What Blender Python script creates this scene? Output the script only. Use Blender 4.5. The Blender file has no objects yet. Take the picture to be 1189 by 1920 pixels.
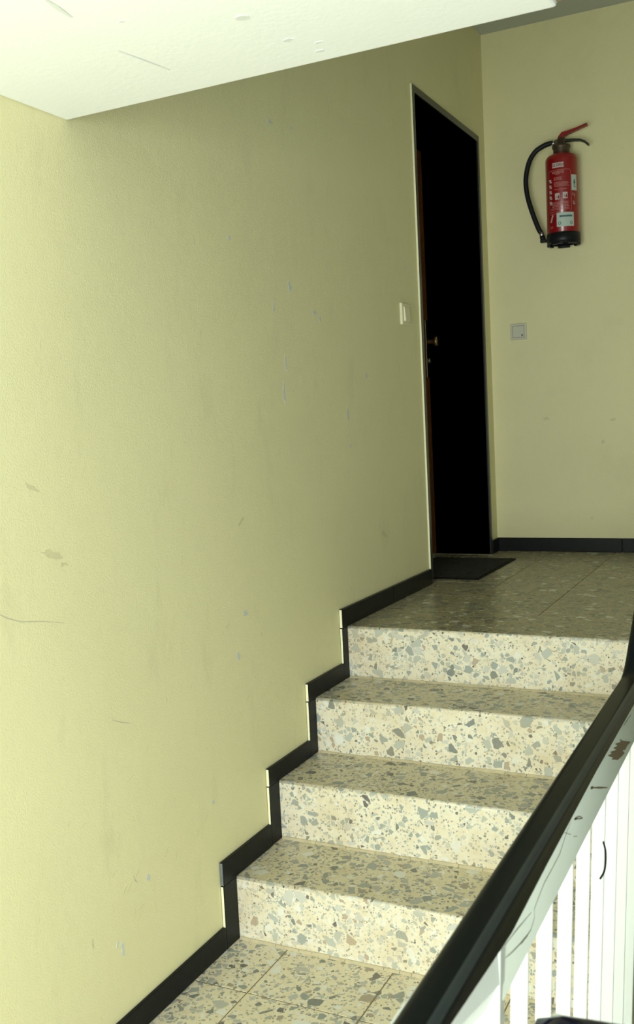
import bpy, bmesh, math, random
from mathutils import Vector, Matrix

C = bpy.data.collections.new('stairwell'); bpy.context.scene.collection.children.link(C)
SC = bpy.context.scene
random.seed(7)

# ------------------------------------------------------------------ camera
YAW, PITCH, ROLL, FPX = 0.4633, 0.0900, 0.0502, 1852.28
def camera():
    f = Vector((-math.sin(YAW)*math.cos(PITCH), math.cos(YAW)*math.cos(PITCH), -math.sin(PITCH)))
    r = Vector((math.cos(YAW), math.sin(YAW), 0)); d = f.cross(r)
    r2 = math.cos(ROLL)*r + math.sin(ROLL)*d; d2 = f.cross(r2)
    cd = bpy.data.cameras.new('camera'); co = bpy.data.objects.new('camera', cd); SC.collection.objects.link(co)
    M = Matrix((r2, -d2, -f)).transposed().to_4x4(); M.translation = Vector((1.3804, 0, 1.3651)); co.matrix_world = M
    cd.sensor_fit = 'VERTICAL'; cd.sensor_height = 24; cd.lens = FPX/1920*24; cd.clip_start = .02
    cd.dof.use_dof = True; cd.dof.focus_distance = 2.9; cd.dof.aperture_fstop = 5.6
    SC.camera = co
camera()

# ------------------------------------------------------------------ light and exposure
W = bpy.data.worlds.new('daylight'); SC.world = W; W.use_nodes = True
W.node_tree.nodes['Background'].inputs[0].default_value = (.80, .95, .9, 1)
W.node_tree.nodes['Background'].inputs[1].default_value = .5
def window_light(name, loc, rot, sx, sy, power, col):
    l = bpy.data.lights.new(name, 'AREA'); l.shape = 'RECTANGLE'; l.size = sx; l.size_y = sy; l.energy = power; l.color = col
    o = bpy.data.objects.new(name, l); SC.collection.objects.link(o); o.location = loc; o.rotation_euler = rot
    return o
# daylight through the stairwell window in the wall behind the photographer
window_light('window_daylight', (.98, -.93, .98), (math.radians(90), 0, 0), 1.46, 1.6, 120, (.92, 1.0, .985))
V = SC.view_settings
V.view_transform = 'Standard'; V.look = 'None'; V.gamma = 1; V.exposure = 0.0; V.use_curve_mapping = False

# ------------------------------------------------------------------ materials
def new_mat(name):
    m = bpy.data.materials.new(name); m.use_nodes = True
    nt = m.node_tree; return m, nt, nt.nodes['Principled BSDF']
class NT:
    def __init__(s, nt): s.nt = nt
    def n(s, typ, **kw):
        x = s.nt.nodes.new(typ)
        for k, v in kw.items():
            if k.startswith('i_'):
                key = k[2:]; key = int(key) if key.isdigit() else key.replace('_', ' ')
                if isinstance(v, bpy.types.NodeSocket): s.nt.links.new(v, x.inputs[key])
                else: x.inputs[key].default_value = v
            else: setattr(x, k, v)
        return x
    def link(s, a, b): s.nt.links.new(a, b)
    def math(s, op, a, b=0.0, c=None, clamp=False):
        x = s.nt.nodes.new('ShaderNodeMath'); x.operation = op; x.use_clamp = clamp
        for i, v in enumerate((a, b) if c is None else (a, b, c)):
            if isinstance(v, bpy.types.NodeSocket): s.nt.links.new(v, x.inputs[i])
            else: x.inputs[i].default_value = v
        return x.outputs[0]
    def mix(s, fac, a, b):
        x = s.nt.nodes.new('ShaderNodeMix'); x.data_type = 'RGBA'
        for i, v in ((0, fac), (6, a), (7, b)):
            if isinstance(v, bpy.types.NodeSocket): s.nt.links.new(v, x.inputs[i])
            else: x.inputs[i].default_value = v if i == 0 else (*v, 1)
        return x.outputs[2]
    def ramp(s, fac, pts, interp='LINEAR'):
        x = s.nt.nodes.new('ShaderNodeValToRGB'); x.color_ramp.interpolation = interp
        e = x.color_ramp.elements
        while len(e) < len(pts): e.new(.5)
        for q, (p, c) in zip(e, pts): q.position = p; q.color = (*c, 1) if len(c) == 3 else c
        s.nt.links.new(fac, x.inputs[0]); return x.outputs[0]
    def noise(s, vec, scale, detail=3, rough=.5):
        x = s.n('ShaderNodeTexNoise', i_Scale=scale, i_Detail=detail, i_Roughness=rough); s.link(vec, x.inputs['Vector']); return x.outputs[0]
    def bump(s, h, strength, dist):
        x = s.n('ShaderNodeBump', i_Strength=strength, i_Distance=dist); s.link(h, x.inputs['Height']); return x.outputs[0]

def plain(name, col, rough=.5, metal=0, bump=0, bscale=200, var=0, vscale=8, spec=.5, coat=0):
    m, nt, b = new_mat(name); t = NT(nt)
    b.inputs['Base Color'].default_value = (*col, 1); b.inputs['Roughness'].default_value = rough; b.inputs['Metallic'].default_value = metal
    b.inputs['Specular IOR Level'].default_value = spec; b.inputs['Coat Weight'].default_value = coat
    pos = t.n('ShaderNodeNewGeometry').outputs['Position']
    if var:
        n = t.noise(pos, vscale, 5, .6)
        t.link(t.mix(n, tuple(c*(1-var) for c in col), tuple(min(1, c*(1+var)) for c in col)), b.inputs['Base Color'])
    if bump: t.link(t.bump(t.noise(pos, bscale, 2), bump, .002), b.inputs['Normal'])
    return m

def wall_mat(name, col, scuff=1.0):
    m, nt, b = new_mat(name); t = NT(nt)
    pos = t.n('ShaderNodeNewGeometry').outputs['Position']
    big = t.noise(pos, 2.2, 4, .6); mid = t.noise(pos, 9, 5, .65)
    c = t.mix(big, tuple(x*.94 for x in col), tuple(min(1, x*1.04) for x in col))
    # grubby smears rubbed into the paint, long in one direction
    mp = t.n('ShaderNodeMapping'); t.link(pos, mp.inputs[0]); mp.inputs['Scale'].default_value = (1, 3.2, 1.0); mp.inputs['Rotation'].default_value = (.6, 0, 0)
    s1 = t.ramp(t.noise(mp.outputs[0], 3.0, 7, .7), [(.56, (0, 0, 0)), (.72, (1, 1, 1))])
    c = t.mix(t.math('MULTIPLY', s1, .22*scuff), c, (col[0]*.62, col[1]*.60, col[2]*.62))
    # little scratches
    mp2 = t.n('ShaderNodeMapping'); t.link(pos, mp2.inputs[0]); mp2.inputs['Scale'].default_value = (14, 60, 11); mp2.inputs['Rotation'].default_value = (.7, 0, 0)
    s2 = t.ramp(t.noise(mp2.outputs[0], 1.0, 2, .5), [(.72, (0, 0, 0)), (.76, (1, 1, 1))])
    gate = t.ramp(t.noise(pos, 3.1, 2), [(.5, (0, 0, 0)), (.62, (1, 1, 1))])
    c = t.mix(t.math('MULTIPLY', t.math('MULTIPLY', s2, gate), .42*scuff), c, (.34, .33, .26))
    t.link(c, b.inputs['Base Color']); b.inputs['Roughness'].default_value = .55; b.inputs['Specular IOR Level'].default_value = .35
    grain = t.math('ADD', t.noise(pos, 260, 3, .6), t.math('MULTIPLY', mid, 1.5))
    t.link(t.bump(grain, .35, .0025), b.inputs['Normal'])
    return m

def terrazzo(name, base, p=(.34, .3, .26), dirt=.35, dirtcol=(.33, .25, .13), rough=.35, chipdark=1.0, scales=(34, 68, 150), squash=(1, 1, 1)):
    m, nt, b = new_mat(name); t = NT(nt)
    pos0 = t.n('ShaderNodeNewGeometry').outputs['Position']
    mp = t.n('ShaderNodeMapping'); t.link(pos0, mp.inputs[0]); mp.inputs['Scale'].default_value = squash
    wob = t.n('ShaderNodeTexNoise', i_Scale=60.0, i_Detail=1.0); t.link(mp.outputs[0], wob.inputs['Vector'])
    off = t.n('ShaderNodeVectorMath', operation='MULTIPLY_ADD'); t.link(wob.outputs[1], off.inputs[0])
    off.inputs[1].default_value = (.005, .005, .005); t.link(mp.outputs[0], off.inputs[2]); pos = off.outputs[0]
    # cement matrix with cloudy tone
    c = t.mix(t.noise(pos0, 11, 5, .65), tuple(x*.88 for x in base), tuple(min(1, x*1.06) for x in base))
    c = t.mix(t.math('MULTIPLY', t.ramp(t.noise(pos0, 26, 6, .75), [(.42, (0, 0, 0)), (.66, (1, 1, 1))]), .55), c, (base[0]*.86, base[1]*.76, base[2]*.60))
    fine = t.ramp(t.noise(pos0, 420, 2), [(.35, (0, 0, 0)), (.7, (1, 1, 1))])
    c = t.mix(t.math('MULTIPLY', fine, .22), c, (.86, .84, .74))
    d = chipdark
    pal = [(0, (.13*d, .16*d, .14*d)), (.10, (.27*d, .31*d, .27*d)), (.34, (.42*d, .45*d, .38*d)), (.56, (.55*d, .55*d, .47*d)), (.76, (.72, .72, .63)), (.90, (.40*d, .31*d, .21*d)), (.955, (.05, .045, .045))]
    for k, sc in reversed(list(enumerate(scales))):
        a = t.n('ShaderNodeTexVoronoi', i_Scale=float(sc), i_Randomness=1.0); t.link(pos, a.inputs['Vector'])
        e = t.n('ShaderNodeTexVoronoi', feature='DISTANCE_TO_EDGE', i_Scale=float(sc), i_Randomness=1.0); t.link(pos, e.inputs['Vector'])
        sep = t.n('ShaderNodeSeparateColor'); t.link(a.outputs['Color'], sep.inputs[0])
        pick = t.math('LESS_THAN', sep.outputs[0], p[k])
        # each chip its own size: threshold from the cell's own random number
        thr = t.math('MULTIPLY_ADD', sep.outputs[2], .15, .05)
        inside = t.ramp(t.math('SUBTRACT', e.outputs['Distance'], thr), [(0, (0, 0, 0)), (.012, (1, 1, 1))])
        col = t.ramp(sep.outputs[1], pal, 'CONSTANT')
        col = t.mix(t.math('MULTIPLY', t.noise(pos0, 240, 3), .35), col, (.62, .60, .52))
        c = t.mix(t.math('MULTIPLY', pick, inside), c, col)
    if dirt:
        g = t.ramp(t.noise(pos0, 5.5, 6, .7), [(.46, (0, 0, 0)), (.72, (1, 1, 1))])
        c = t.mix(t.math('MULTIPLY', g, dirt), c, dirtcol)
    t.link(c, b.inputs['Base Color'])
    rr = t.math('MULTIPLY_ADD', t.noise(pos0, 14, 4), .22, rough-.1); t.link(rr, b.inputs['Roughness'])
    b.inputs['Specular IOR Level'].default_value = .4
    t.link(t.bump(t.noise(pos0, 130, 3), .12, .001), b.inputs['Normal'])
    return m

M = {}
M['yellow'] = wall_mat('yellow_wall_paint', (.80, .752, .445))
M['yellow_far'] = wall_mat('yellow_wall_paint_far', (.78, .73, .42), .6)
M['grey_wall'] = plain('grey_wall_paint', (.42, .44, .42), .7, var=.04)
M['soffit'] = plain('white_soffit_paint', (.90, .92, .90), .6, var=.02, vscale=4, bump=.2, bscale=90)
M['ceil'] = plain('grey_ceiling_paint', (.50, .53, .47), .8, var=.03)
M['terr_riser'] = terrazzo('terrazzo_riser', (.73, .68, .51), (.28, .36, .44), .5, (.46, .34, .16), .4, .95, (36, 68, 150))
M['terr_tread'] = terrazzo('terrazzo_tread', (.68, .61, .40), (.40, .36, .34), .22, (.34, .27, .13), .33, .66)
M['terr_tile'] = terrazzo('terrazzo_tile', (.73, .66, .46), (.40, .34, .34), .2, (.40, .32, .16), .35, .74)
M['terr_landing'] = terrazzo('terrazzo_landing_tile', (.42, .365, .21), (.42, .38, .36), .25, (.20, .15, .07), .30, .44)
M['grout'] = plain('brown_grout', (.22, .17, .09), .9, var=.3, vscale=30)
M['mortar'] = plain('tan_mortar', (.50, .43, .27), .9, var=.35, vscale=40, bump=.4, bscale=120)
M['skirt'] = plain('black_skirting_tile', (.007, .008, .008), .4, var=.4, vscale=12, bump=.15, bscale=60, spec=.16)
M['edge_yellow'] = plain('paint_on_tile_edge', (.82, .79, .52), .5)
M['edge_grey'] = plain('bare_tile_edge', (.13, .15, .15), .7, var=.3, vscale=60)
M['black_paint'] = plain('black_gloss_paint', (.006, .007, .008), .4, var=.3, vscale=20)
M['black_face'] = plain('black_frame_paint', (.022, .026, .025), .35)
M['wood_brown'] = plain('brown_door_veneer', (.24, .085, .020), .4, var=.25, vscale=25)
M['brass'] = plain('dull_brass', (.42, .36, .22), .32, 1)
M['brass_knob'] = plain('dull_brass_knob', (.45, .34, .17), .3, 1)
M['steel'] = plain('dull_steel', (.5, .5, .48), .35, 1)
M['rail'] = plain('black_plastic_rail', (.006, .008, .009), .3, var=.25, vscale=10, spec=.12)
M['rail_highlight'] = plain('painted_rail_highlight', (.034, .042, .043), .35, var=.3, vscale=12, spec=.3)  # reflected highlight stripe painted as lighter grey on the rail's rounded shoulder
M['navy'] = plain('glossy_dark_navy_plastic', (.006, .007, .020), .12)
M['white_paint'] = plain('white_lacquer', (.80, .84, .81), .3, var=.02, vscale=20)
M['band_paint'] = plain('shaded_white_lacquer', (.55, .60, .52), .4, var=.05, vscale=9, bump=.1, bscale=40)  # white lacquer greyed down, the band's shade put into its colour
M['bare'] = plain('bare_brown_primer', (.20, .15, .085), .7, var=.25, vscale=60)
M['red'] = plain('red_enamel', (.25, .005, .007), .28, var=.06, vscale=20, coat=.3)
M['red_lever'] = plain('red_lever_enamel', (.24, .010, .010), .35)
M['rubber'] = plain('black_rubber', (.008, .009, .012), .5, bump=.1, bscale=300, spec=.25)
M['dark_plastic'] = plain('black_base_plastic', (.010, .011, .013), .4, spec=.2)
M['brown_metal'] = plain('tarnished_brass_valve', (.10, .075, .045), .45, .6, var=.3, vscale=60)
M['lbl_white'] = plain('white_label_print', (.50, .46, .43), .5)
M['lbl_pale'] = plain('faded_white_print', (.50, .21, .19), .5)
M['lbl_green'] = plain('pale_green_sticker', (.46, .55, .48), .5, var=.05, vscale=60)
M['lbl_teal'] = plain('dark_teal_print', (.05, .12, .13), .5)
M['lbl_red'] = plain('red_print', (.42, .10, .08), .5)
M['cream_plastic'] = plain('cream_switch_plastic', (.78, .72, .50), .4)
M['grey_plastic'] = plain('pale_grey_switch_plastic', (.60, .59, .45), .35)
M['mat'] = plain('dark_doormat_pile', (.012, .012, .010), .95, var=.5, vscale=160)
M['mat_rim'] = plain('dark_doormat_rim', (.009, .009, .008), .8, spec=.2)
M['chip'] = plain('pale_blue_paint_chip', (.62, .64, .56), .6, var=.1, vscale=80)
M['smudge'] = plain('brown_grey_scuff', (.66, .61, .36), .6, var=.15, vscale=60)
M['pen'] = plain('dark_pen_line', (.40, .40, .32), .6)
M['soot'] = plain('grey_scuff_on_soffit', (.72, .75, .72), .7)
M['side_cream'] = plain('cream_stair_side', (.76, .72, .52), .6, var=.06, vscale=7)
M['wood_edge'] = plain('brown_slab_edge', (.26, .20, .12), .6, var=.2)

# ------------------------------------------------------------------ helpers
def obj(name, bm, mats, parent=None, smooth=False, loc=None):
    me = bpy.data.meshes.new(name); bm.to_mesh(me); bm.free()
    for m in (mats if isinstance(mats, (list, tuple)) else [mats]): me.materials.append(m)
    if smooth:
        for p in me.polygons: p.use_smooth = True
    o = bpy.data.objects.new(name, me); C.objects.link(o)
    if loc: o.location = loc
    if parent:
        o.parent = parent
        if parent.type == 'EMPTY' or parent.location.length: o.matrix_parent_inverse = Matrix.Translation(parent.location).inverted()
    return o
def thing(name, label, cat, loc=(0, 0, 0), group=None, kind=None):
    o = bpy.data.objects.new(name, None); C.objects.link(o); o.location = loc; o.empty_display_size = .1
    if label: o['label'] = label
    if cat: o['category'] = cat
    if group: o['group'] = group
    if kind: o['kind'] = kind
    return o
def tag(o, label=None, cat=None, group=None, kind=None):
    if label: o['label'] = label
    if cat: o['category'] = cat
    if group: o['group'] = group
    if kind: o['kind'] = kind
    return o
def box(bm, x0, x1, y0, y1, z0, z1, bev=0, seg=2, mi=0):
    r = bmesh.ops.create_cube(bm, size=1); vs = r['verts']
    for v in vs: v.co = Vector((x0 if v.co.x < 0 else x1, y0 if v.co.y < 0 else y1, z0 if v.co.z < 0 else z1))
    fs = {f for v in vs for f in v.link_faces}
    for f in fs: f.material_index = mi
    if bev:
        es = list({e for v in vs for e in v.link_edges})
        r = bmesh.ops.bevel(bm, geom=es, offset=bev, segments=seg, profile=.5, affect='EDGES')
        for f in r['faces']: f.material_index = mi
    return bm
def nb(*a, **k): return box(bmesh.new(), *a, **k)
def lathe(bm, prof, n=32, cx=0, cy=0, axis='Z', mi=0, cap=True):
    rings = []
    for r, z in prof:
        ring = []
        for i in range(n):
            a = 2*math.pi*i/n; p = (r*math.cos(a), r*math.sin(a))
            ring.append(bm.verts.new((cx+p[0], cy+p[1], z) if axis == 'Z' else (z, cx+p[0], cy+p[1])))
        rings.append(ring)
    for a, b in zip(rings, rings[1:]):
        for i in range(n):
            f = bm.faces.new((a[i], a[(i+1) % n], b[(i+1) % n], b[i])); f.material_index = mi; f.smooth = True
    if cap:
        bm.faces.new(rings[0][::-1]).material_index = mi; bm.faces.new(rings[-1]).material_index = mi
    bmesh.ops.recalc_face_normals(bm, faces=bm.faces[:])
    return bm
def catmull(pts, k=6):
    P = [Vector(p) for p in pts]; P = [P[0]*2-P[1]] + P + [P[-1]*2-P[-2]]; out = []
    for i in range(1, len(P)-2):
        for j in range(k):
            t = j/k; a, b, c, d = P[i-1:i+3]
            out.append(.5*((2*b)+(c-a)*t+(2*a-5*b+4*c-d)*t*t+(3*b-a-3*c+d)*t**3))
    out.append(P[-2]); return out
def sweep(bm, path, section, up=Vector((0, 0, 1)), caps=True, smooth=True):
    """section: (side, up) offsets; scale may vary per ring when section is callable"""
    rings = []; n = len(path)
    for i, p in enumerate(path):
        t = (path[min(i+1, n-1)]-path[max(i-1, 0)]).normalized()
        s = t.cross(up).normalized(); u = s.cross(t).normalized()
        # mitre: keep the section plane bisecting the bend
        k = 1.0
        if 0 < i < n-1:
            a = (path[i+1]-p).normalized().dot((p-path[i-1]).normalized()); k = 1/max(.5, math.sqrt((1+max(-1, min(1, a)))/2))
        sec = section(i/(n-1)) if callable(section) else section
        rings.append([bm.verts.new(p+s*a+u*b*k) for a, b in sec])
    m = len(rings[0])
    for A, B in zip(rings, rings[1:]):
        for i in range(m):
            f = bm.faces.new((A[i], A[(i+1) % m], B[(i+1) % m], B[i])); f.smooth = smooth
    if caps: bm.faces.new(rings[0][::-1]); bm.faces.new(rings[-1])
    bmesh.ops.recalc_face_normals(bm, faces=bm.faces[:])
    return bm
def circ(r, n=14): return [(r*math.cos(2*math.pi*i/n), r*math.sin(2*math.pi*i/n)) for i in range(n)]
def rrect(w, h, r, n=5):
    out = []
    for cx, cy, a0 in ((w/2-r, h/2-r, 0), (-w/2+r, h/2-r, 90), (-w/2+r, -h/2+r, 180), (w/2-r, -h/2+r, 270)):
        for i in range(n+1):
            a = math.radians(a0+90*i/n); out.append((cx+r*math.cos(a), cy+r*math.sin(a)))
    return out
def blob(bm, c, ax, ay, rx, ry, n=11, jag=.35, seed=0, rot=0, th=.0004, nrm=Vector((1, 0, 0))):
    """irregular flat paint chip, th proud of its surface"""
    rnd = random.Random(seed); top = []
    for i in range(n):
        a = 2*math.pi*i/n; k = 1-jag*rnd.random()
        x, y = rx*k*math.cos(a), ry*k*math.sin(a); x, y = x*math.cos(rot)-y*math.sin(rot), x*math.sin(rot)+y*math.cos(rot)
        top.append(Vector(c)+ax*x+ay*y)
    poly(bm, top, nrm, th)
def poly(bm, pts, nrm, th):
    a = [bm.verts.new(p+nrm*th) for p in pts]; b = [bm.verts.new(p-nrm*.0003) for p in pts]
    bm.faces.new(a)
    for i in range(len(a)): bm.faces.new((a[i], b[i], b[(i+1) % len(a)], a[(i+1) % len(a)]))
def ribbon(bm, pts, w, nrm, th=.0004):
    P = [Vector(p) for p in pts]; n = len(P)
    L, R = [], []
    for i, p in enumerate(P):
        t = (P[min(i+1, n-1)]-P[max(i-1, 0)]).normalized(); s = t.cross(nrm).normalized()
        ww = w*(.4 if i in (0, n-1) else 1)
        L.append(bm.verts.new(p+s*ww/2+nrm*th)); R.append(bm.verts.new(p-s*ww/2+nrm*th))
    for i in range(n-1): bm.faces.new((L[i], R[i], R[i+1], L[i+1]))

# ------------------------------------------------------------------ dimensions (metres)
T, R_, Y0 = .258, .1721, 2.155
YK = [Y0+k*T for k in range(4)]           # the four risers
H = 4*R_                                  # upper landing
D = 4.752                                 # end wall
ZC = H+2.467                              # ceiling
XR = 2.35; YB = -.88; SX = .985          # right wall, window wall, stair width
DY0, DY1, DZ = 3.759, 4.640, H+1.973      # outside of the door frame
FW = .027; IY0, IY1, IZ = DY0+FW, DY1-.024, DZ-FW
XD = -.272                                # face of the door leaf

# ------------------------------------------------------------------ room shell
bm = bmesh.new(); zb = -2.0
for a in ((-.3, 0, YB, IY0, zb, ZC), (-.3, 0, IY1, D+.2, zb, ZC), (-.3, 0, IY0, IY1, IZ, ZC), (-.3, 0, IY0, IY1, zb, H-.02)): box(bm, *a)
wall_left = tag(obj('wall_left', bm, M['yellow']), kind='structure')
wall_far = tag(obj('wall_back', nb(-.0, XR, D, D+.2, zb, ZC), M['yellow_far']), kind='structure')
tag(obj('wall_right', nb(XR, XR+.2, YB-.2, D+.2, zb, ZC), M['grey_wall']), kind='structure')
tag(obj('ceiling', nb(-.3, XR+.2, YB-.2, D+.2, ZC, ZC+.2), M['ceil']), kind='structure')
WX0, WX1, WZ0, WZ1 = .25, 1.71, .17, 1.79
bm = bmesh.new()
for a in ((-.3, XR, YB-.2, YB, zb, WZ0), (-.3, XR, YB-.2, YB, WZ1, ZC), (-.3, WX0, YB-.2, YB, WZ0, WZ1), (WX1, XR, YB-.2, YB, WZ0, WZ1)): box(bm, *a)
tag(obj('wall_front', bm, M['grey_wall']), kind='structure')
win = thing('window_1', None, None, (.98, YB, WZ0), kind='structure')
bm = bmesh.new()
for a in ((WX0, WX0+.05, WZ0, WZ1), (WX1-.05, WX1, WZ0, WZ1), (WX0+.05, WX1-.05, WZ0, WZ0+.05), (WX0+.05, WX1-.05, WZ1-.05, WZ1), (.955, 1.005, WZ0+.05, WZ1-.05)):
    box(bm, a[0], a[1], YB-.04, YB-.001, a[2], a[3], .004)
obj('window_frame', bm, M['white_paint'], win)
# white underside of the slab overhead
slab = tag(obj('ceiling_slab', nb(0, 1.02, YB, 1.688, 2.017, 2.21, .006, 2), M['soffit']), kind='structure')
obj('edge_board', nb(1.0205, 1.034, YB+.01, 1.68, 2.022, 2.2, .002), M['wood_edge'], slab)
bm = bmesh.new(); dn = Vector((0, 0, -1)); ex, ey = Vector((1, 0, 0)), Vector((0, 1, 0))
ribbon(bm, [(.361, 1.215, 2.0166), (.355, 1.25, 2.0166), (.35, 1.29, 2.0166)], .010, dn)
ribbon(bm, [(.325, 1.44, 2.0166), (.335, 1.50, 2.0166), (.345, 1.565, 2.0166)], .004, dn)
for i, (x, y, rx, ry) in enumerate(((.573, 1.439, .016, .012), (.59, 1.562, .012, .008), (.614, 1.637, .012, .006), (.405, 1.345, .006, .005), (.63, 1.60, .010, .004))):
    blob(bm, (x, y, 2.0166), ex, ey, rx, ry, seed=i, nrm=dn)
tag(obj('scuff_marks', bm, M['soot'], slab), kind='stuff')

# ------------------------------------------------------------------ floors with terrazzo tiles
def tile_field(name, mat, xs, ys, z, joint=.0036, skip=None):
    cache = {}
    fl = thing(name, None, None, (0, 0, z), kind='structure')
    for i in range(len(xs)-1):
        for j in range(len(ys)-1):
            x0, x1, y0, y1 = xs[i], xs[i+1], ys[j], ys[j+1]
            if skip and skip((x0+x1)/2, (y0+y1)/2): continue
            w, d = round(x1-x0-joint, 4), round(y1-y0-joint, 4)
            if (w, d) not in cache:
                me = bpy.data.meshes.new('floor_tile'); b = nb(-w/2, w/2, -d/2, d/2, -.02, 0, .0007, 1); b.to_mesh(me); b.free()
                me.materials.append(mat); cache[(w, d)] = me
            o = bpy.data.objects.new('floor_tile', cache[(w, d)]); C.objects.link(o); o.parent = fl
            o.location = ((x0+x1)/2, (y0+y1)/2, random.uniform(-.0004, .0002))
    return fl
def grid(a, step, lo, hi):
    k = math.ceil((lo-a)/step+1e-6); out = [lo]
    while a+k*step < hi-1e-4: out.append(a+k*step); k += 1
    return out+[hi]
XE = 1.10; YE = .86                        # edge of the open well
f1 = tile_field('floor', M['terr_tile'], sorted(set(grid(.157, .297, 0, XE)+grid(XE+.2, .297, XE, XR))), sorted(set(grid(1.938, .297, YB, YE)+grid(1.938, .297, YE, Y0))), 0, skip=lambda x, y: x > XE and y > YE)
bm = nb(0, XE, YB, Y0, -.16, -.0013); box(bm, XE, XR, YB, YE, -.16, -.0013)
obj('floor_bed', bm, M['grout'], f1)
YL = YK[3]+.30
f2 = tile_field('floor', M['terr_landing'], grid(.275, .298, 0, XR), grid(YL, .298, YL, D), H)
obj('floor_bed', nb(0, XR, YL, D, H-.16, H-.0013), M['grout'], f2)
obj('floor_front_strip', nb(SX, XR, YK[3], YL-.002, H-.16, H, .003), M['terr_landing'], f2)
obj('door_sill', nb(-.29, -.001, IY0, IY1, H-.0199, H-.001), M['terr_landing'], f2)
tag(obj('floor', nb(0, XR, YE, D, -2.0, -1.9), M['terr_tile']), kind='structure')

# cream wall carrying the flight, seen through the bars down into the well
tag(obj('wall_well', nb(SX-.12, SX, Y0+.001, D-.001, -1.9, -.0005), M['side_cream']), kind='structure')

# ------------------------------------------------------------------ staircase: four terrazzo steps
st = thing('staircase', 'flight of four cream speckled terrazzo steps climbing to the upper landing', 'stairs', (.5, Y0, 0))
def step_bm(y0, y1, z1):
    b = bmesh.new(); prof = [(y0, 0)]
    r = .008
    for i in range(5): a = math.radians(180-90*i/4); prof.append((y0+r+r*math.cos(a), z1-r+r*math.sin(a)))
    prof += [(y1, z1), (y1, 0)]
    A = [b.verts.new((.001, y, z)) for y, z in prof]; B = [b.verts.new((SX, y, z)) for y, z in prof]
    b.faces.new(A[::-1]).material_index = 0; b.faces.new(B).material_index = 2
    n = len(prof)
    for i in range(n):
        f = b.faces.new((A[i], A[(i+1) % n], B[(i+1) % n], B[i])); f.material_index = 1 if i == 5 else 0; f.smooth = 1 <= i <= 4
    bmesh.ops.recalc_face_normals(b, faces=b.faces[:]); return b
for k in range(4):
    y1 = YK[k+1] if k < 3 else YL-.002
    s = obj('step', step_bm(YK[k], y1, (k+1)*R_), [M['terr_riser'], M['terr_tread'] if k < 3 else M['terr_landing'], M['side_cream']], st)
    # cracked strip of tan mortar bedding the riser
    b = bmesh.new(); x = .012
    while x < SX-.01:
        w = min(random.uniform(.03, .11), SX-.004-x)
        hh = random.uniform(.005, .0075); z = k*R_-.001
        q = [(YK[k]-.008, z), (YK[k]-.008+.002, z+.003), (YK[k]-.003, z+hh), (YK[k]+.001, z+hh), (YK[k]+.001, z)]
        A = [b.verts.new((x, *p)) for p in q]; B = [b.verts.new((x+w-.0012, *p)) for p in q]
        b.faces.new(A); b.faces.new(B[::-1])
        for i in range(5): b.faces.new((A[i], B[i], B[(i+1) % 5], A[(i+1) % 5]))
        x += w
    bmesh.ops.recalc_face_normals(b, faces=b.faces[:])
    obj('mortar_strip', b, M['mortar'], s)

# ------------------------------------------------------------------ black stepped skirting
base = thing('baseboard_left', None, None, (0, Y0, 0), kind='structure')
def skirt(y0, y1, z0, z1, par, end=1, th=.010):
    b = nb(.0, th, y0+.0006, y1-.0006, z0+.0005, z1, .0015, 1)
    for f in b.faces:
        n = f.normal if f.normal.length else Vector((0, 0, 0)); f.normal_update(); n = f.normal
        if n.y < -.9: f.material_index = end
    return obj('skirting_tile', b, [M['skirt'], M['edge_yellow'], M['edge_grey']], par)
YV = [2.088, 2.353, 2.620, 2.886]; HS = [.062, .064, .052, .056, .063]
for y in (YV[0]-.60, YV[0]-1.2, YV[0]-1.8, YV[0]-2.4): skirt(y, y+.60, 0, HS[0], base, 0)
skirt(YB, YV[0]-2.4, 0, HS[0], base, 0)
for k in range(4):
    z = (k+1)*R_
    skirt(YV[k], YK[k], k*R_, z, base, 1)
    y1 = YV[k+1] if k < 3 else DY0
    if k < 3: skirt(YV[k], y1, z, z+HS[k+1], base, 2 if k == 0 else 1, .0115)
    else:
        skirt(YV[k], YV[k]+.45, z, z+HS[4], base, 1, .0115); skirt(YV[k]+.45, y1, z, z+HS[4], base, 0, .0115)
skirt(DY1+.001, D-.011, H, H+.066, base, 0)
b2 = thing('baseboard_back', None, None, (1.1, D, H), kind='structure')
x = .0
while x < XR-.01:
    w = min(.6, XR-x); obj('skirting_tile', nb(x+.0006, x+w-.0006, D-.010, D, H+.0005, H+.066, .0015, 1), M['skirt'], b2); x += w

# ------------------------------------------------------------------ door in its deep black recess
door = thing('door_1', None, None, (-.14, (IY0+IY1)/2, H), kind='structure')
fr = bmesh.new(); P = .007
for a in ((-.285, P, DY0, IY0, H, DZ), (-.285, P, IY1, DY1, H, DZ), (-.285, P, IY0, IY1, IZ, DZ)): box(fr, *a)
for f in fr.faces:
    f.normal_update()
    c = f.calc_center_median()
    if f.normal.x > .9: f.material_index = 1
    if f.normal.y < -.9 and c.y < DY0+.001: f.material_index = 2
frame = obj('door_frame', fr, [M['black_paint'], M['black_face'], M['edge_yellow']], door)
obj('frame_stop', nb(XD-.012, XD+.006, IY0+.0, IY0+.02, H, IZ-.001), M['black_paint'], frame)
leaf = obj('door_leaf', nb(XD-.04, XD, IY0+.003, IY1-.003, H+.006, IZ-.003, .002), M['wood_brown'], door)
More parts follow.
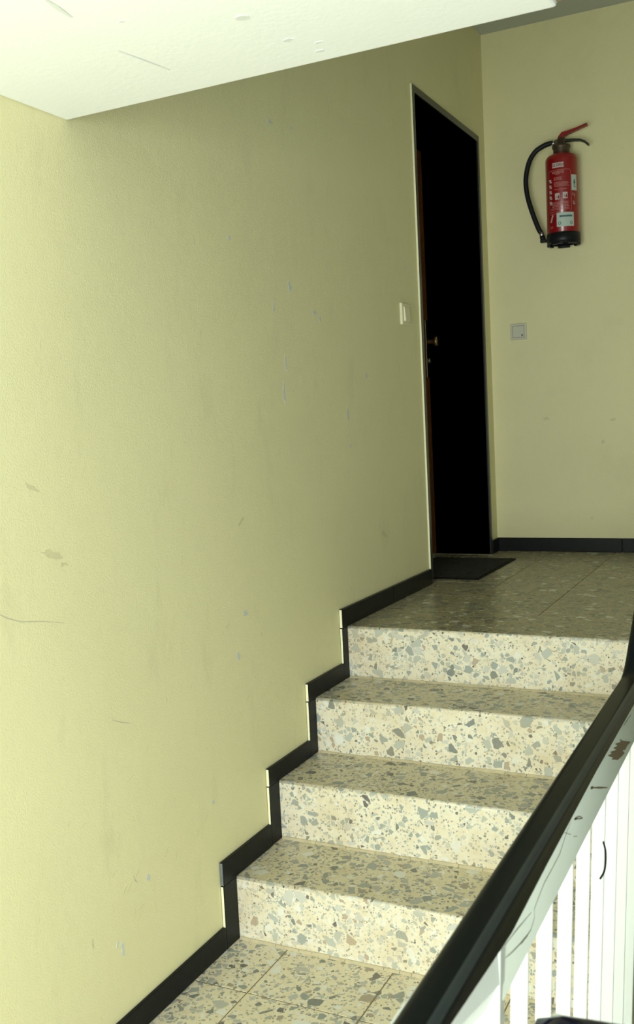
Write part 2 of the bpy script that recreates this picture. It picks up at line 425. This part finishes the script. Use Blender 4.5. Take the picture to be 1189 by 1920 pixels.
# the recess in the wall is lined in black by the frame's own cheeks; brass plate with knob near the far cheek
obj('handle_plate', nb(XD, XD+.007, 4.565, 4.605, 1.555, 1.832, .002), M['brass'], leaf)
b = bmesh.new(); lathe(b, [(.011, XD+.005), (.011, XD+.02), (.010, XD+.028), (.016, XD+.040), (.027, XD+.047), (.030, XD+.054), (.026, XD+.061), (.012, XD+.064)], 28, 4.585, 1.727, 'X')
obj('door_knob', b, M['brass_knob'], leaf)
b = bmesh.new(); lathe(b, [(.013, XD+.005), (.013, XD+.016), (.011, XD+.019)], 24, 4.585, 1.637, 'X'); obj('lock_cylinder', b, M['steel'], leaf)

# ------------------------------------------------------------------ doormat
mt = thing('doormat', 'dark rectangular doormat lying on the landing in front of the door recess', 'doormat', (-.03, 4.165, H))
MX0, MX1, MY0, MY1 = -.225, .168, 3.882, 4.470
mx0 = .0
b = bmesh.new()
n, m = 36, 54; vs = []
for i in range(n+1):
    row = []
    for j in range(m+1):
        row.append(b.verts.new((MX0+.012+(MX1-MX0-.024)*i/n, MY0+.012+(MY1-MY0-.024)*j/m, H+.0065+random.uniform(-.0012, .0012))))
    vs.append(row)
for i in range(n):
    for j in range(m): b.faces.new((vs[i][j], vs[i+1][j], vs[i+1][j+1], vs[i][j+1]))
obj('mat_pile', b, M['mat'], mt)
b = bmesh.new()
for a in ((MX0, MX1, MY0, MY0+.013), (MX0, MX1, MY1-.013, MY1), (MX0, MX0+.013, MY0+.013, MY1-.013), (MX1-.013, MX1, MY0+.013, MY1-.013)): box(b, *a, H, H+.005, .0015, 1)
obj('mat_border', b, M['mat_rim'], mt)

# ------------------------------------------------------------------ fire extinguisher on the end wall
EX, EY = .387, D-.105; RB = .0725
ext = thing('fire_extinguisher', 'red fire extinguisher with black hose hanging on the end wall', 'extinguisher', (EX, EY, 2.11))
b = bmesh.new()
prof = [(RB-.004, 2.158), (RB, 2.165), (RB, 2.487)] + [(RB-.022+.022*math.cos(a), 2.487+.028*math.sin(a)) for a in [math.pi/2*i/6 for i in range(1, 6)]] + [(.044, 2.518), (.036, 2.524), (.030, 2.526)]
lathe(b, prof, 56, EX, EY); body = obj('cylinder_body', b, M['red'], ext)
b = bmesh.new(); lathe(b, [(RB-.012, 2.122), (RB-.002, 2.122), (RB+.0025, 2.128), (RB+.0025, 2.166), (RB-.006, 2.169)], 56, EX, EY, cap=False)
fs = [f for f in b.faces if f.calc_center_median().z < 2.119]
ft = obj('foot_ring', b, M['dark_plastic'], ext)
for a0 in (-125, -62, 10, 80, 150):           # feet under the ring, with notches between them
    b = bmesh.new(); A = []
    for s in (0, 1):
        for i in range(8):
            a = math.radians(a0+44*i/7); r = (RB-.012) if s else RB+.002
            A.append((EX+r*math.cos(a), EY+r*math.sin(a)))
    q = A[:8]+A[8:][::-1]
    lo = [b.verts.new((x, y, 2.114)) for x, y in q]; hi = [b.verts.new((x, y, 2.1235)) for x, y in q]
    b.faces.new(lo); b.faces.new(hi)
    for i in range(16): b.faces.new((lo[i], lo[(i+1) % 16], hi[(i+1) % 16], hi[i]))
    bmesh.ops.recalc_face_normals(b, faces=b.faces[:]); obj('foot', b, M['dark_plastic'], ft)
b = bmesh.new(); lathe(b, [(.030, 2.523), (.036, 2.525), (.036, 2.543), (.040, 2.546), (.041, 2.556), (.034, 2.560), (.020, 2.562), (.018, 2.590), (.012, 2.594)], 24, EX, EY); collar = obj('valve_collar', b, M['brown_metal'], ext)
b = bmesh.new(); box(b, EX-.028, EX+.020, EY-.014, EY+.014, 2.555, 2.586, .004); obj('valve_block', b, M['brown_metal'], ext)
b = bmesh.new(); sweep(b, [Vector((EX-.046, EY, 2.574)), Vector((EX-.026, EY, 2.573))], circ(.0105)); obj('hose_coupling', b, M['steel'], ext)
hose = [(.350, 2.575), (.33, 2.575), (.305, 2.568), (.272, 2.551), (.245, 2.517), (.228, 2.467), (.222, 2.412), (.230, 2.345), (.250, 2.272), (.273, 2.206), (.285, 2.183)]
hp = catmull([(x, EY-.005*math.sin(i/10*math.pi), z) for i, (x, z) in enumerate(hose)], 5)
b = bmesh.new(); sweep(b, hp, circ(.0112, 16), up=Vector((0, 1, 0))); ho = obj('hose', b, M['rubber'], ext)
b = bmesh.new(); sweep(b, [Vector((.2845, EY, 2.186)), Vector((.2895, EY, 2.166))], circ(.0112), up=Vector((0, 1, 0))); obj('ferrule', b, M['steel'], ho)
b = bmesh.new(); sweep(b, [Vector((.2890, EY, 2.168)), Vector((.2935, EY, 2.150))], circ(.012), up=Vector((0, 1, 0))); box(b, .281, .308, EY-.011, EY+.011, 2.138, 2.152, .003); obj('nozzle', b, M['rubber'], ho)
b = bmesh.new(); sweep(b, [Vector((.306, EY, 2.150)), Vector((.318, EY+.004, 2.158))], circ(.004)); obj('nozzle_clip', b, M['steel'], ho)
def flatbar(bm, pts, widths, y0, y1):
    n = len(pts); up, lo = [], []
    for i, p in enumerate(pts):
        a = Vector(pts[min(i+1, n-1)])-Vector(pts[max(i-1, 0)]); a = Vector((-a[1], a[0])).normalized()*widths[i]/2
        up.append((p[0]+a.x, p[1]+a.y)); lo.append((p[0]-a.x, p[1]-a.y))
    q = up+lo[::-1]; A = [bm.verts.new((x, y0, z)) for x, z in q]; B = [bm.verts.new((x, y1, z)) for x, z in q]
    for i in range(n-1):
        for S in (A, B): bm.faces.new((S[i], S[i+1], S[2*n-2-i], S[2*n-1-i]))
    k = len(q)
    for i in range(k): bm.faces.new((A[i], A[(i+1) % k], B[(i+1) % k], B[i]))
    bmesh.ops.recalc_face_normals(bm, faces=bm.faces[:])
    bmesh.ops.bevel(bm, geom=bm.edges[:], offset=.001, segments=1, affect='EDGES')
b = bmesh.new(); flatbar(b, [(.386, 2.578), (.387, 2.592), (.398, 2.606), (.418, 2.610), (.462, 2.620), (.506, 2.632)], [.024, .024, .021, .014, .010, .009], EY-.013, EY+.013); obj('squeeze_lever', b, M['red_lever'], ext)
b = bmesh.new(); flatbar(b, [(.400, 2.577), (.44, 2.5745), (.472, 2.569), (.492, 2.559), (.510, 2.541)], [.013, .010, .009, .009, .010], EY-.011, EY+.011); obj('carry_handle', b, M['black_face'], ext)
b = bmesh.new(); box(b, EX-.03, EX+.03, EY+RB-.004, D, 2.40, 2.47, .003); box(b, EX-.012, EX+.012, D-.035, D, 2.47, 2.535, .002); obj('wall_bracket', b, M['steel'], ext)
# printed markings, lying on the curved body
A0 = math.radians(-90+12.3)
def on_body(s, z, off=.0004): return Vector((EX+(RB+off)*math.cos(A0+s/RB), EY+(RB+off)*math.sin(A0+s/RB), z))
def patch(bm, s0, s1, z0, z1, off=.0004):
    n = max(1, int(abs(s1-s0)/.006)); a = [bm.verts.new(on_body(s0+(s1-s0)*i/n, z0, off)) for i in range(n+1)]; c = [bm.verts.new(on_body(s0+(s1-s0)*i/n, z1, off)) for i in range(n+1)]
    for i in range(n): bm.faces.new((a[i], a[i+1], c[i+1], c[i]))
def text_on_body(name, body_txt, s, z, size, mat, par, off=.0010, shear=0, rot=0):
    cu = bpy.data.curves.new(name, 'FONT'); cu.body = body_txt; cu.size = size; cu.align_x = 'CENTER'; cu.align_y = 'CENTER'; cu.shear = shear; cu.offset = size*.018; cu.resolution_u = 3
    t = bpy.data.objects.new(name, cu); C.objects.link(t)
    me = bpy.data.meshes.new_from_object(t.evaluated_get(bpy.context.evaluated_depsgraph_get())); bpy.data.objects.remove(t); bpy.data.curves.remove(cu)
    for v in me.vertices:
        x, y = v.co.x, v.co.y
        if rot: x, y = -y, x
        v.co = on_body(s+x, z+y, off)
    me.name = name; me.materials.clear(); me.materials.append(mat)
    o = bpy.data.objects.new(name, me); C.objects.link(o); o.parent = par; o.matrix_parent_inverse = Matrix.Translation(ext.location).inverted() if par is ext else Matrix()
    return o
b = bmesh.new(); patch(b, -.044, .008, 2.448, 2.470)
lg = obj('brand_plate', b, M['lbl_white'], ext)
text_on_body('lettering', 'GLORIA', -.018, 2.459, .0165, M['red'], lg, shear=.2)
b = bmesh.new()
S0, S1, Z0, Z1, w = -.066, .040, 2.255, 2.438, .0016       # outline of the printed field
patch(b, S0+.008, S1-.008, Z1-w, Z1); patch(b, S0, S0+w, Z0, Z1-.008); patch(b, S1-w, S1, Z0+.008, Z1-.008); patch(b, S0, -.01, Z0, Z0+w)
for cx, cz, a0 in ((S1-.008, Z1-.008, 0), (S0+.008, Z1-.008, 90), (S1-.008, Z0+.008, 270)):
    for i in range(4):
        a, c = [math.radians(a0+90*(i+j)/4) for j in (0, 1)]
        q = [on_body(cx+r*math.cos(x), cz+r*math.sin(x)) for r, x in ((.008, a), (.008, c), (.008-w, c), (.008-w, a))]
        b.faces.new([b.verts.new(p) for p in q])
def lines(bm, s0, s1, z, n, dz, h=.0024, jit=.012):
    for k in range(n):
        s = s0; end = s1-random.uniform(0, jit)
        while s < end:
            wd = min(random.uniform(.004, .011), end-s); patch(bm, s, s+wd, z-k*dz-h, z-k*dz); s += wd+.0018
lines(b, -.046, .010, 2.432, 2, .0055, .0034, .002); lines(b, -.030, -.008, 2.421, 1, .005, .003, .002)
lines(b, -.038, .004, 2.406, 3, .0052); lines(b, -.038, .030, 2.384, 4, .0054); lines(b, -.038, .026, 2.354, 1, .005)
lines(b, -.050, .036, 2.298, 4, .0062, .003); lines(b, -.056, .034, 2.272, 2, .0058, .0026)
lines(b, -.062, -.022, 2.248, 1, .005); lines(b, -.062, -.040, 2.193, 2, .0055)
tag(obj('printed_text', b, M['lbl_pale'], ext), kind='stuff')
b = bmesh.new()                                             # instruction pictograms: white squares with dark flames
for k in range(5): patch(b, -.066, -.052, 2.392-k*.024, 2.400-k*.024); patch(b, -.060, -.049, 2.385-k*.024, 2.391-k*.024)
for k in range(4): patch(b, -.062+k*.003, -.054+k*.003, 2.212+k*.008, 2.219+k*.008)
for s, z in ((.047, 2.322), (.056, 2.318), (.048, 2.288), (.056, 2.284)): patch(b, s, s+.0022, z, z+.014)
patch(b, .049, .055, 2.284, 2.287)
tag(obj('printed_symbols', b, M['lbl_white'], ext), kind='stuff')
for s, z in ((-.034, 2.308), (.001, 2.310)):
    b = bmesh.new(); patch(b, s, s+.021, z, z+.028); pg = obj('pictogram', b, M['lbl_white'], ext)
    for q in ([(.006, .004), (.013, .002), (.014, .010), (.010, .022), (.008, .012)], [(.000, .010), (.004, .006), (.004, .018)]):
        b = bmesh.new(); b.faces.new([b.verts.new(on_body(s+.006+x, z+.001+y, .0009)) for x, y in q]); obj('flame', b, M['red'], pg)
b = bmesh.new(); patch(b, -.029, .050, 2.188, 2.250, .0006); sk = obj('inspection_sticker', b, M['lbl_green'], ext)
b = bmesh.new(); lines(b, -.024, .002, 2.246, 2, .004, .002, .003); patch(b, -.016, .042, 2.2295, 2.2375, .001)
for s in (-.016, .036):
    for i in range(10):
        a, c = 2*math.pi*i/10, 2*math.pi*(i+1)/10
        b.faces.new([b.verts.new(on_body(s+r*math.cos(x), 2.203+r*math.sin(x), .001)) for r, x in ((.007, a), (.007, c), (.0045, c), (.0045, a))])
lines(b, -.018, -.008, 2.222, 2, .005, .0025, .002); lines(b, .030, .044, 2.222, 2, .005, .0025, .002)
obj('sticker_print', b, M['lbl_teal'], sk)
b = bmesh.new(); lines(b, .002, .022, 2.214, 2, .005, .002, .002); obj('sticker_print', b, M['lbl_red'], sk)
b = bmesh.new(); patch(b, .042, .074, 2.345, 2.414, .0006); sk2 = obj('side_sticker', b, M['lbl_green'], ext)
b = bmesh.new()
for q in ([(.054, 2.392), (.060, 2.394), (.064, 2.378), (.057, 2.372)], [(.052, 2.384), (.055, 2.384), (.060, 2.368), (.056, 2.366)], [(.056, 2.358), (.064, 2.360), (.062, 2.366), (.057, 2.365)]):
    b.faces.new([b.verts.new(on_body(x, z, .001)) for x, z in q])
obj('sticker_print', b, M['lbl_teal'], sk2)

# ------------------------------------------------------------------ two light switches
sw = thing('light_switch', 'cream surface-mounted light switch on the wall beside the door frame', 'light switch', (0, 3.585, 1.76))
obj('back_box', nb(0, .011, 3.546, 3.628, 1.719, 1.801, .003), M['cream_plastic'], sw)
b = nb(.0105, .019, 3.562, 3.616, 1.732, 1.788, .002)
for v in b.verts:
    if v.co.x > .015 and v.co.z > 1.76: v.co.x -= .004
obj('rocker', b, M['cream_plastic'], sw)
s2 = thing('light_switch', 'square pale grey light switch on the end wall below the extinguisher', 'light switch', (.139, D, 1.752))
b = bmesh.new()
obj('switch_frame', nb(.100, .178, D-.009, D, 1.713, 1.791, .0035, 3), M['grey_plastic'], s2)
obj('rocker', nb(.112, .166, D-.012, D-.0085, 1.725, 1.779, .0025, 2), M['grey_plastic'], s2)
b = bmesh.new(); sweep(b, [Vector((.158, D-.0118, 1.734)), Vector((.158, D-.0138, 1.734))], circ(.0042, 16), up=Vector((1, 0, 0))); obj('indicator_lens', b, M['lbl_teal'], s2)
b = bmesh.new()
for a in ((.1105, .1115, 1.724, 1.780), (.1665, .1675, 1.724, 1.780), (.1105, .1675, 1.7235, 1.7245), (.1105, .1675, 1.7795, 1.7805)): box(b, a[0], a[1], D-.0094, D-.0088, a[2], a[3])
obj('rocker_gap', b, M['edge_grey'], s2)

# ------------------------------------------------------------------ white balustrade with black handrail beside the stairs
bal = thing('balustrade', 'white flat-bar balustrade with a black plastic handrail running up beside the terrazzo steps', 'balustrade', (1.05, 1.2, 0))
PT = .667; YKN = 2.13
XLr, XRr, ZT = 1.0255, 1.0680, .8035
xc = (XLr+XRr)/2; hw = XRr-XLr; hh = .046; zc = ZT-hh/2
sec = [(-hw/2, -hh/2+.003), (-hw/2, hh/2-.013)]
sec = [(hw/2, -hh/2), (hw/2, hh/2-.012)] + [(hw/2-.012+.012*math.cos(a), hh/2-.012+.012*math.sin(a)) for a in [math.pi/2*i/5 for i in range(1, 6)]] + [(-hw/2+.012-.012*math.sin(a), hh/2-.012+.012*math.cos(a)) for a in [math.pi/2*i/5 for i in range(0, 6)]] + [(-hw/2, -hh/2)]
def drop(y):
    # the plastic rail cover sags a little where two lengths meet
    pts = [(.3, 0), (.86, 0), (1.0, .012), (1.08, .018), (1.25, .012), (1.6, .004), (9, 0)]
    for (a, p), (c, q) in zip(pts, pts[1:]):
        if a <= y <= c: return p+(q-p)*(y-a)/(c-a)
    return 0
def kink(y):
    if y < YKN-.05: return 0
    if y > YKN+.05: return (y-YKN)*PT
    q = (y-YKN+.05); return q*q/.2*PT
path = []
for y in [.30, .6, .8, .86, .93, 1.0, 1.04, 1.08, 1.16, 1.25, 1.4, 1.6, 1.8, 2.0]+[YKN-.05+.01*i for i in range(11)]+[2.3, 2.6, 2.9, 3.05]:
    path.append(Vector((xc, y, zc+kink(y)+(.010 if 2.05 < y < 2.12 else 0)*0)))
b = bmesh.new(); sweep(b, path, sec)
for v in b.verts:
    if v.co.z-kink(v.co.y) < ZT-.03: v.co.z += .021-drop(v.co.y)
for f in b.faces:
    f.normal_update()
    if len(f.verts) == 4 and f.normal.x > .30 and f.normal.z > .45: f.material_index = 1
rail = obj('handrail', b, [M['rail'], M['rail_highlight']], bal)
# timber-thick white band under the rail; its end grain closes off over the first bar
def band(name, y0, y1, x0, x1, z0, z1, par):
    ys = [y0]+[y for y in (YKN-.05+.02*i for i in range(6)) if y0 < y < y1]+[y1]
    b = bmesh.new()
    sweep(b, [Vector(((x0+x1)/2, y, (z0+z1)/2+kink(y))) for y in ys], rrect(x1-x0, z1-z0, .003, 3)); return obj(name, b, M['band_paint'], par)
bnd = band('top_band', 1.055, 2.95, 1.031, 1.0625, .688, .785, bal)
b = bmesh.new(); dv = Vector((-.185, -.983, 0)); q0 = Vector((1.0622, 1.0425, 0))
sec2 = [(0, .772), (0, .716), (-.003, .712), (-.016, .681), (-.024, .681), (-.024, .772)]
RG = [[b.verts.new(q+Vector((x, 0, z))) for x, z in sec2] for q in (q0, q0+dv*.16, q0+dv*.16+Vector((0, -.55, 0)))]
b.faces.new(RG[0]); b.faces.new(RG[2][::-1])
for A, B in zip(RG, RG[1:]):
    for i in range(6): b.faces.new((A[i], B[i], B[(i+1) % 6], A[(i+1) % 6]))
bmesh.ops.recalc_face_normals(b, faces=b.faces[:]); obj('top_band', b, M['white_paint'], bal)
nx = Vector((1, 0, 0)); X = 1.0625
b = bmesh.new()
poly(b, [Vector((X, y, z)) for y, z in ((1.8557, 0.7472), (1.8899, 0.7333), (1.9814, 0.7021), (1.9366, 0.7089), (1.9239, 0.7087), (1.9113, 0.7086), (1.8816, 0.7172), (1.9045, 0.7045), (1.8744, 0.7081), (1.8283, 0.7163), (1.7643, 0.7388), (1.7856, 0.7347), (1.7296, 0.7572), (1.7709, 0.7475), (1.7557, 0.7554), (1.8197, 0.7384), (1.7878, 0.7518), (1.8318, 0.7426), (1.8049, 0.7543), (1.8664, 0.7387))], nx, .0004)
obj('peeled_patch', b, M['bare'], bnd)
for i, (y, z, r) in enumerate(((1.589, .750, .01), (1.461, .748, .008))):
    b = bmesh.new(); blob(b, (X, y, z), Vector((0, 1, -.3)), Vector((0, .2, 1)), r*1.6, r*.28, seed=i); obj('peeled_patch', b, M['bare'], bnd)
b = bmesh.new()
for pts, w in (([(1.067, .735), (1.10, .726), (1.132, .719), (1.160, .714), (1.183, .711), (1.203, .718), (1.202, .729), (1.222, .733), (1.258, .739), (1.30, .7385), (1.353, .740), (1.397, .752), (1.427, .757)], .0015), ([(1.064, .751), (1.122, .743), (1.188, .732)], .0016),
               ([(1.589, .75), (1.65, .728), (1.722, .702)], .0035), ([(1.383, .758), (1.424, .738)], .0018), ([(1.442, .728), (1.467, .718)], .002), ([(1.135, .717), (1.168, .712)], .004), ([(1.456, .751), (1.486, .742), (1.509, .73), (1.478, .741), (1.456, .751)], .0018), ([(1.90, .760), (1.99, .755)], .004)):
    ribbon(b, [(X, y, z) for y, z in pts], w, nx)
tag(obj('paint_scratches', b, M['bare'], bnd), kind='stuff')
LEAN = .046
def bar(y, x0, x1, th, ztop, zbot, par, name='baluster'):
    b = nb(x0, x1, y, y+th, zbot, ztop, .0012, 1)
    for v in b.verts: v.co.x -= (ztop-v.co.z)*LEAN
    return obj(name, b, M['white_paint'], par)
bar(1.0425, 1.035, 1.0655, .020, .775, 0, bal, 'post')
k = 0; y = 1.189
while y < 2.92:
    zb_ = 0 if y < 2.1 else -.16 if y < 2.2 else R_*.8+(y-Y0)*PT
    x0 = 1.035
    zt = .690+kink(y)
    bb = bar(y, x0, 1.0575, .005, zt, (zb_ if zb_ else 0), bal)
    y += .1365; k += 1
for y in (.36, .497, .633, .77, .906):
    xx = 1.0622-.188*min(.157, 1.0425-y); bar(y, xx-.024, xx-.014, .005, .684, 0, bal)
b = bmesh.new(); sweep(b, [Vector((1.006, y, R_*.8+(y-Y0)*PT)) for y in (2.23, 2.5, 2.93)], rrect(.034, .045, .004, 2)); obj('bottom_band', b, M['band_paint'], bal)
# dark wire caught on one bar
b = bmesh.new(); sweep(b, catmull([(1.052, 1.727, .600), (1.0555, 1.727, .585), (1.0555, 1.727, .565), (1.0525, 1.727, .545), (1.045, 1.727, .530)], 5), circ(.0017, 6), up=Vector((0, 1, 0)))
tag(obj('loose_wire', b, M['skirt']), 'short curved dark wire stuck to one white bar of the balustrade', 'wire')

# second, lower-lit balustrade that guards the well, only its rail end shows
cb = thing('well_guard', 'low glossy dark navy rail crossing in front of the white bars', 'railing', (1.7, .88, 0))
ZG = .765; YG = .90
b = bmesh.new(); gp = [Vector((1.142+.25*i/10, YG, ZG-.007*(1-min(1, i/4))**2)) for i in range(11)]+[Vector((XR-.002, YG, ZG))]
def gsec(t):
    s = min(1, .8+t*30); return [(a*s, c*s) for a, c in rrect(.046, .04, .018, 5)]
sweep(b, gp, gsec); obj('handrail', b, M['navy'], cb)
for x in [1.19+.136*i for i in range(9)]:
    obj('baluster', nb(x, x+.005, YG+.021, YG+.031, 0, ZG-.004, .001, 1), M['white_paint'], cb)
obj('reflection_strip', nb(1.15, XR-.002, YG+.012, YG+.032, ZG-.004, ZG+.004, .003, 2), M['white_paint'], cb)  # white strip added behind the rail to imitate the bars' reflection in it

# ------------------------------------------------------------------ chips, scuffs and pen lines on the yellow wall
b = bmesh.new(); ay, az = Vector((0, 1, 0)), Vector((0, 0, 1))
chips = [(2.322, 1.866, .012, .010), (2.656, 1.773, .016, .022), (2.549, 1.702, .010, .020), (2.816, 1.707, .016, .012), (2.85, 1.69, .010, .012), (2.587, 1.46, .010, .07), (2.606, 1.542, .010, .03), (3.03, 1.388, .008, .03),
         (2.294, .856, .020, .012), (1.680, .213, .008, .024), (1.663, .232, .006, .012), (1.789, .331, .010, .014), (2.08, .402, .010, .008), (2.245, .749, .010, .018), (2.583, 2.232, .018, .012), (2.716, 2.246, .012, .007), (3.627, 1.944, .008, .012), (3.04, 1.284, .007, .014), (3.2, 1.52, .010, .016)]
for i, (y, z, ry, rz) in enumerate(chips): blob(b, (0, y, z), ay, az, ry, rz, 12, .65, i)
tag(obj('paint_chips', b, M['chip'], wall_left), kind='stuff')
b = bmesh.new()
for i, (y, z, ry, rz, rot) in enumerate(((1.503, 1.264, .028, .007, -.5), (1.542, 1.125, .045, .012, -.3), (3.298, .953, .05, .012, -.5), (1.58, 1.10, .02, .006, -.2), (1.75, .36, .016, .003, .9), (1.70, .34, .016, .003, 1.0), (2.30, 1.11, .03, .008, .5))):
    blob(b, (0, y, z), ay, az, ry, rz, 14, .6, 50+i, rot)
rn = random.Random(3)
for i in range(26):
    y, z = rn.uniform(1.5, 2.3), rn.uniform(.15, .6); z += (y-1.5)*.35; L = rn.uniform(.008, .03); a = rn.uniform(.3, 1.3)
    ribbon(b, [(0, y, z), (0, y+L*.5*math.cos(a), z+L*.5*math.sin(a)), (0, y+L*math.cos(a), z+L*math.sin(a))], .0016, nx)
for i in range(26):
    y, z = rn.uniform(2.3, 3.6), rn.uniform(.95, 2.1); L = rn.uniform(.008, .03); a = rn.uniform(.9, 2.2)
    ribbon(b, [(0, y, z), (0, y+L*.5*math.cos(a), z+L*.5*math.sin(a)), (0, y+L*math.cos(a), z+L*math.sin(a))], .0016, nx)
tag(obj('scuff_marks', b, M['smudge'], wall_left), kind='stuff')
b = bmesh.new()
ribbon(b, [(0, y, z) for y, z in ((1.36, 1.045), (1.39, 1.031), (1.41, 1.02), (1.445, 1.006), (1.505, .995), (1.567, .979))], .0010, nx)
ribbon(b, [(0, y, z) for y, z in ((1.698, .734), (1.726, .721), (1.763, .707))], .0013, nx)
ribbon(b, [(0, y, z) for y, z in ((1.735, .36), (1.741, .345), (1.748, .338))], .0018, nx)
ribbon(b, [(0, y, z) for y, z in ((1.86, .35), (1.875, .37))], .0016, nx); ribbon(b, [(0, y, z) for y, z in ((1.90, .325), (1.912, .345))], .0014, nx)
tag(obj('pen_marks', b, M['pen'], wall_left), kind='stuff')
b = bmesh.new(); nyv = Vector((0, -1, 0))
for i, (x, z, rx, rz) in enumerate(((.64, 2.53, .005, .005), (.57, 1.31, .02, .012), (.52, 1.21, .012, .018), (.26, 1.33, .02, .01))): blob(b, (x, D, z), ex, az, rx, rz, 10, .6, 80+i, nrm=nyv)
tag(obj('scuff_marks', b, M['smudge'], wall_far), kind='stuff')
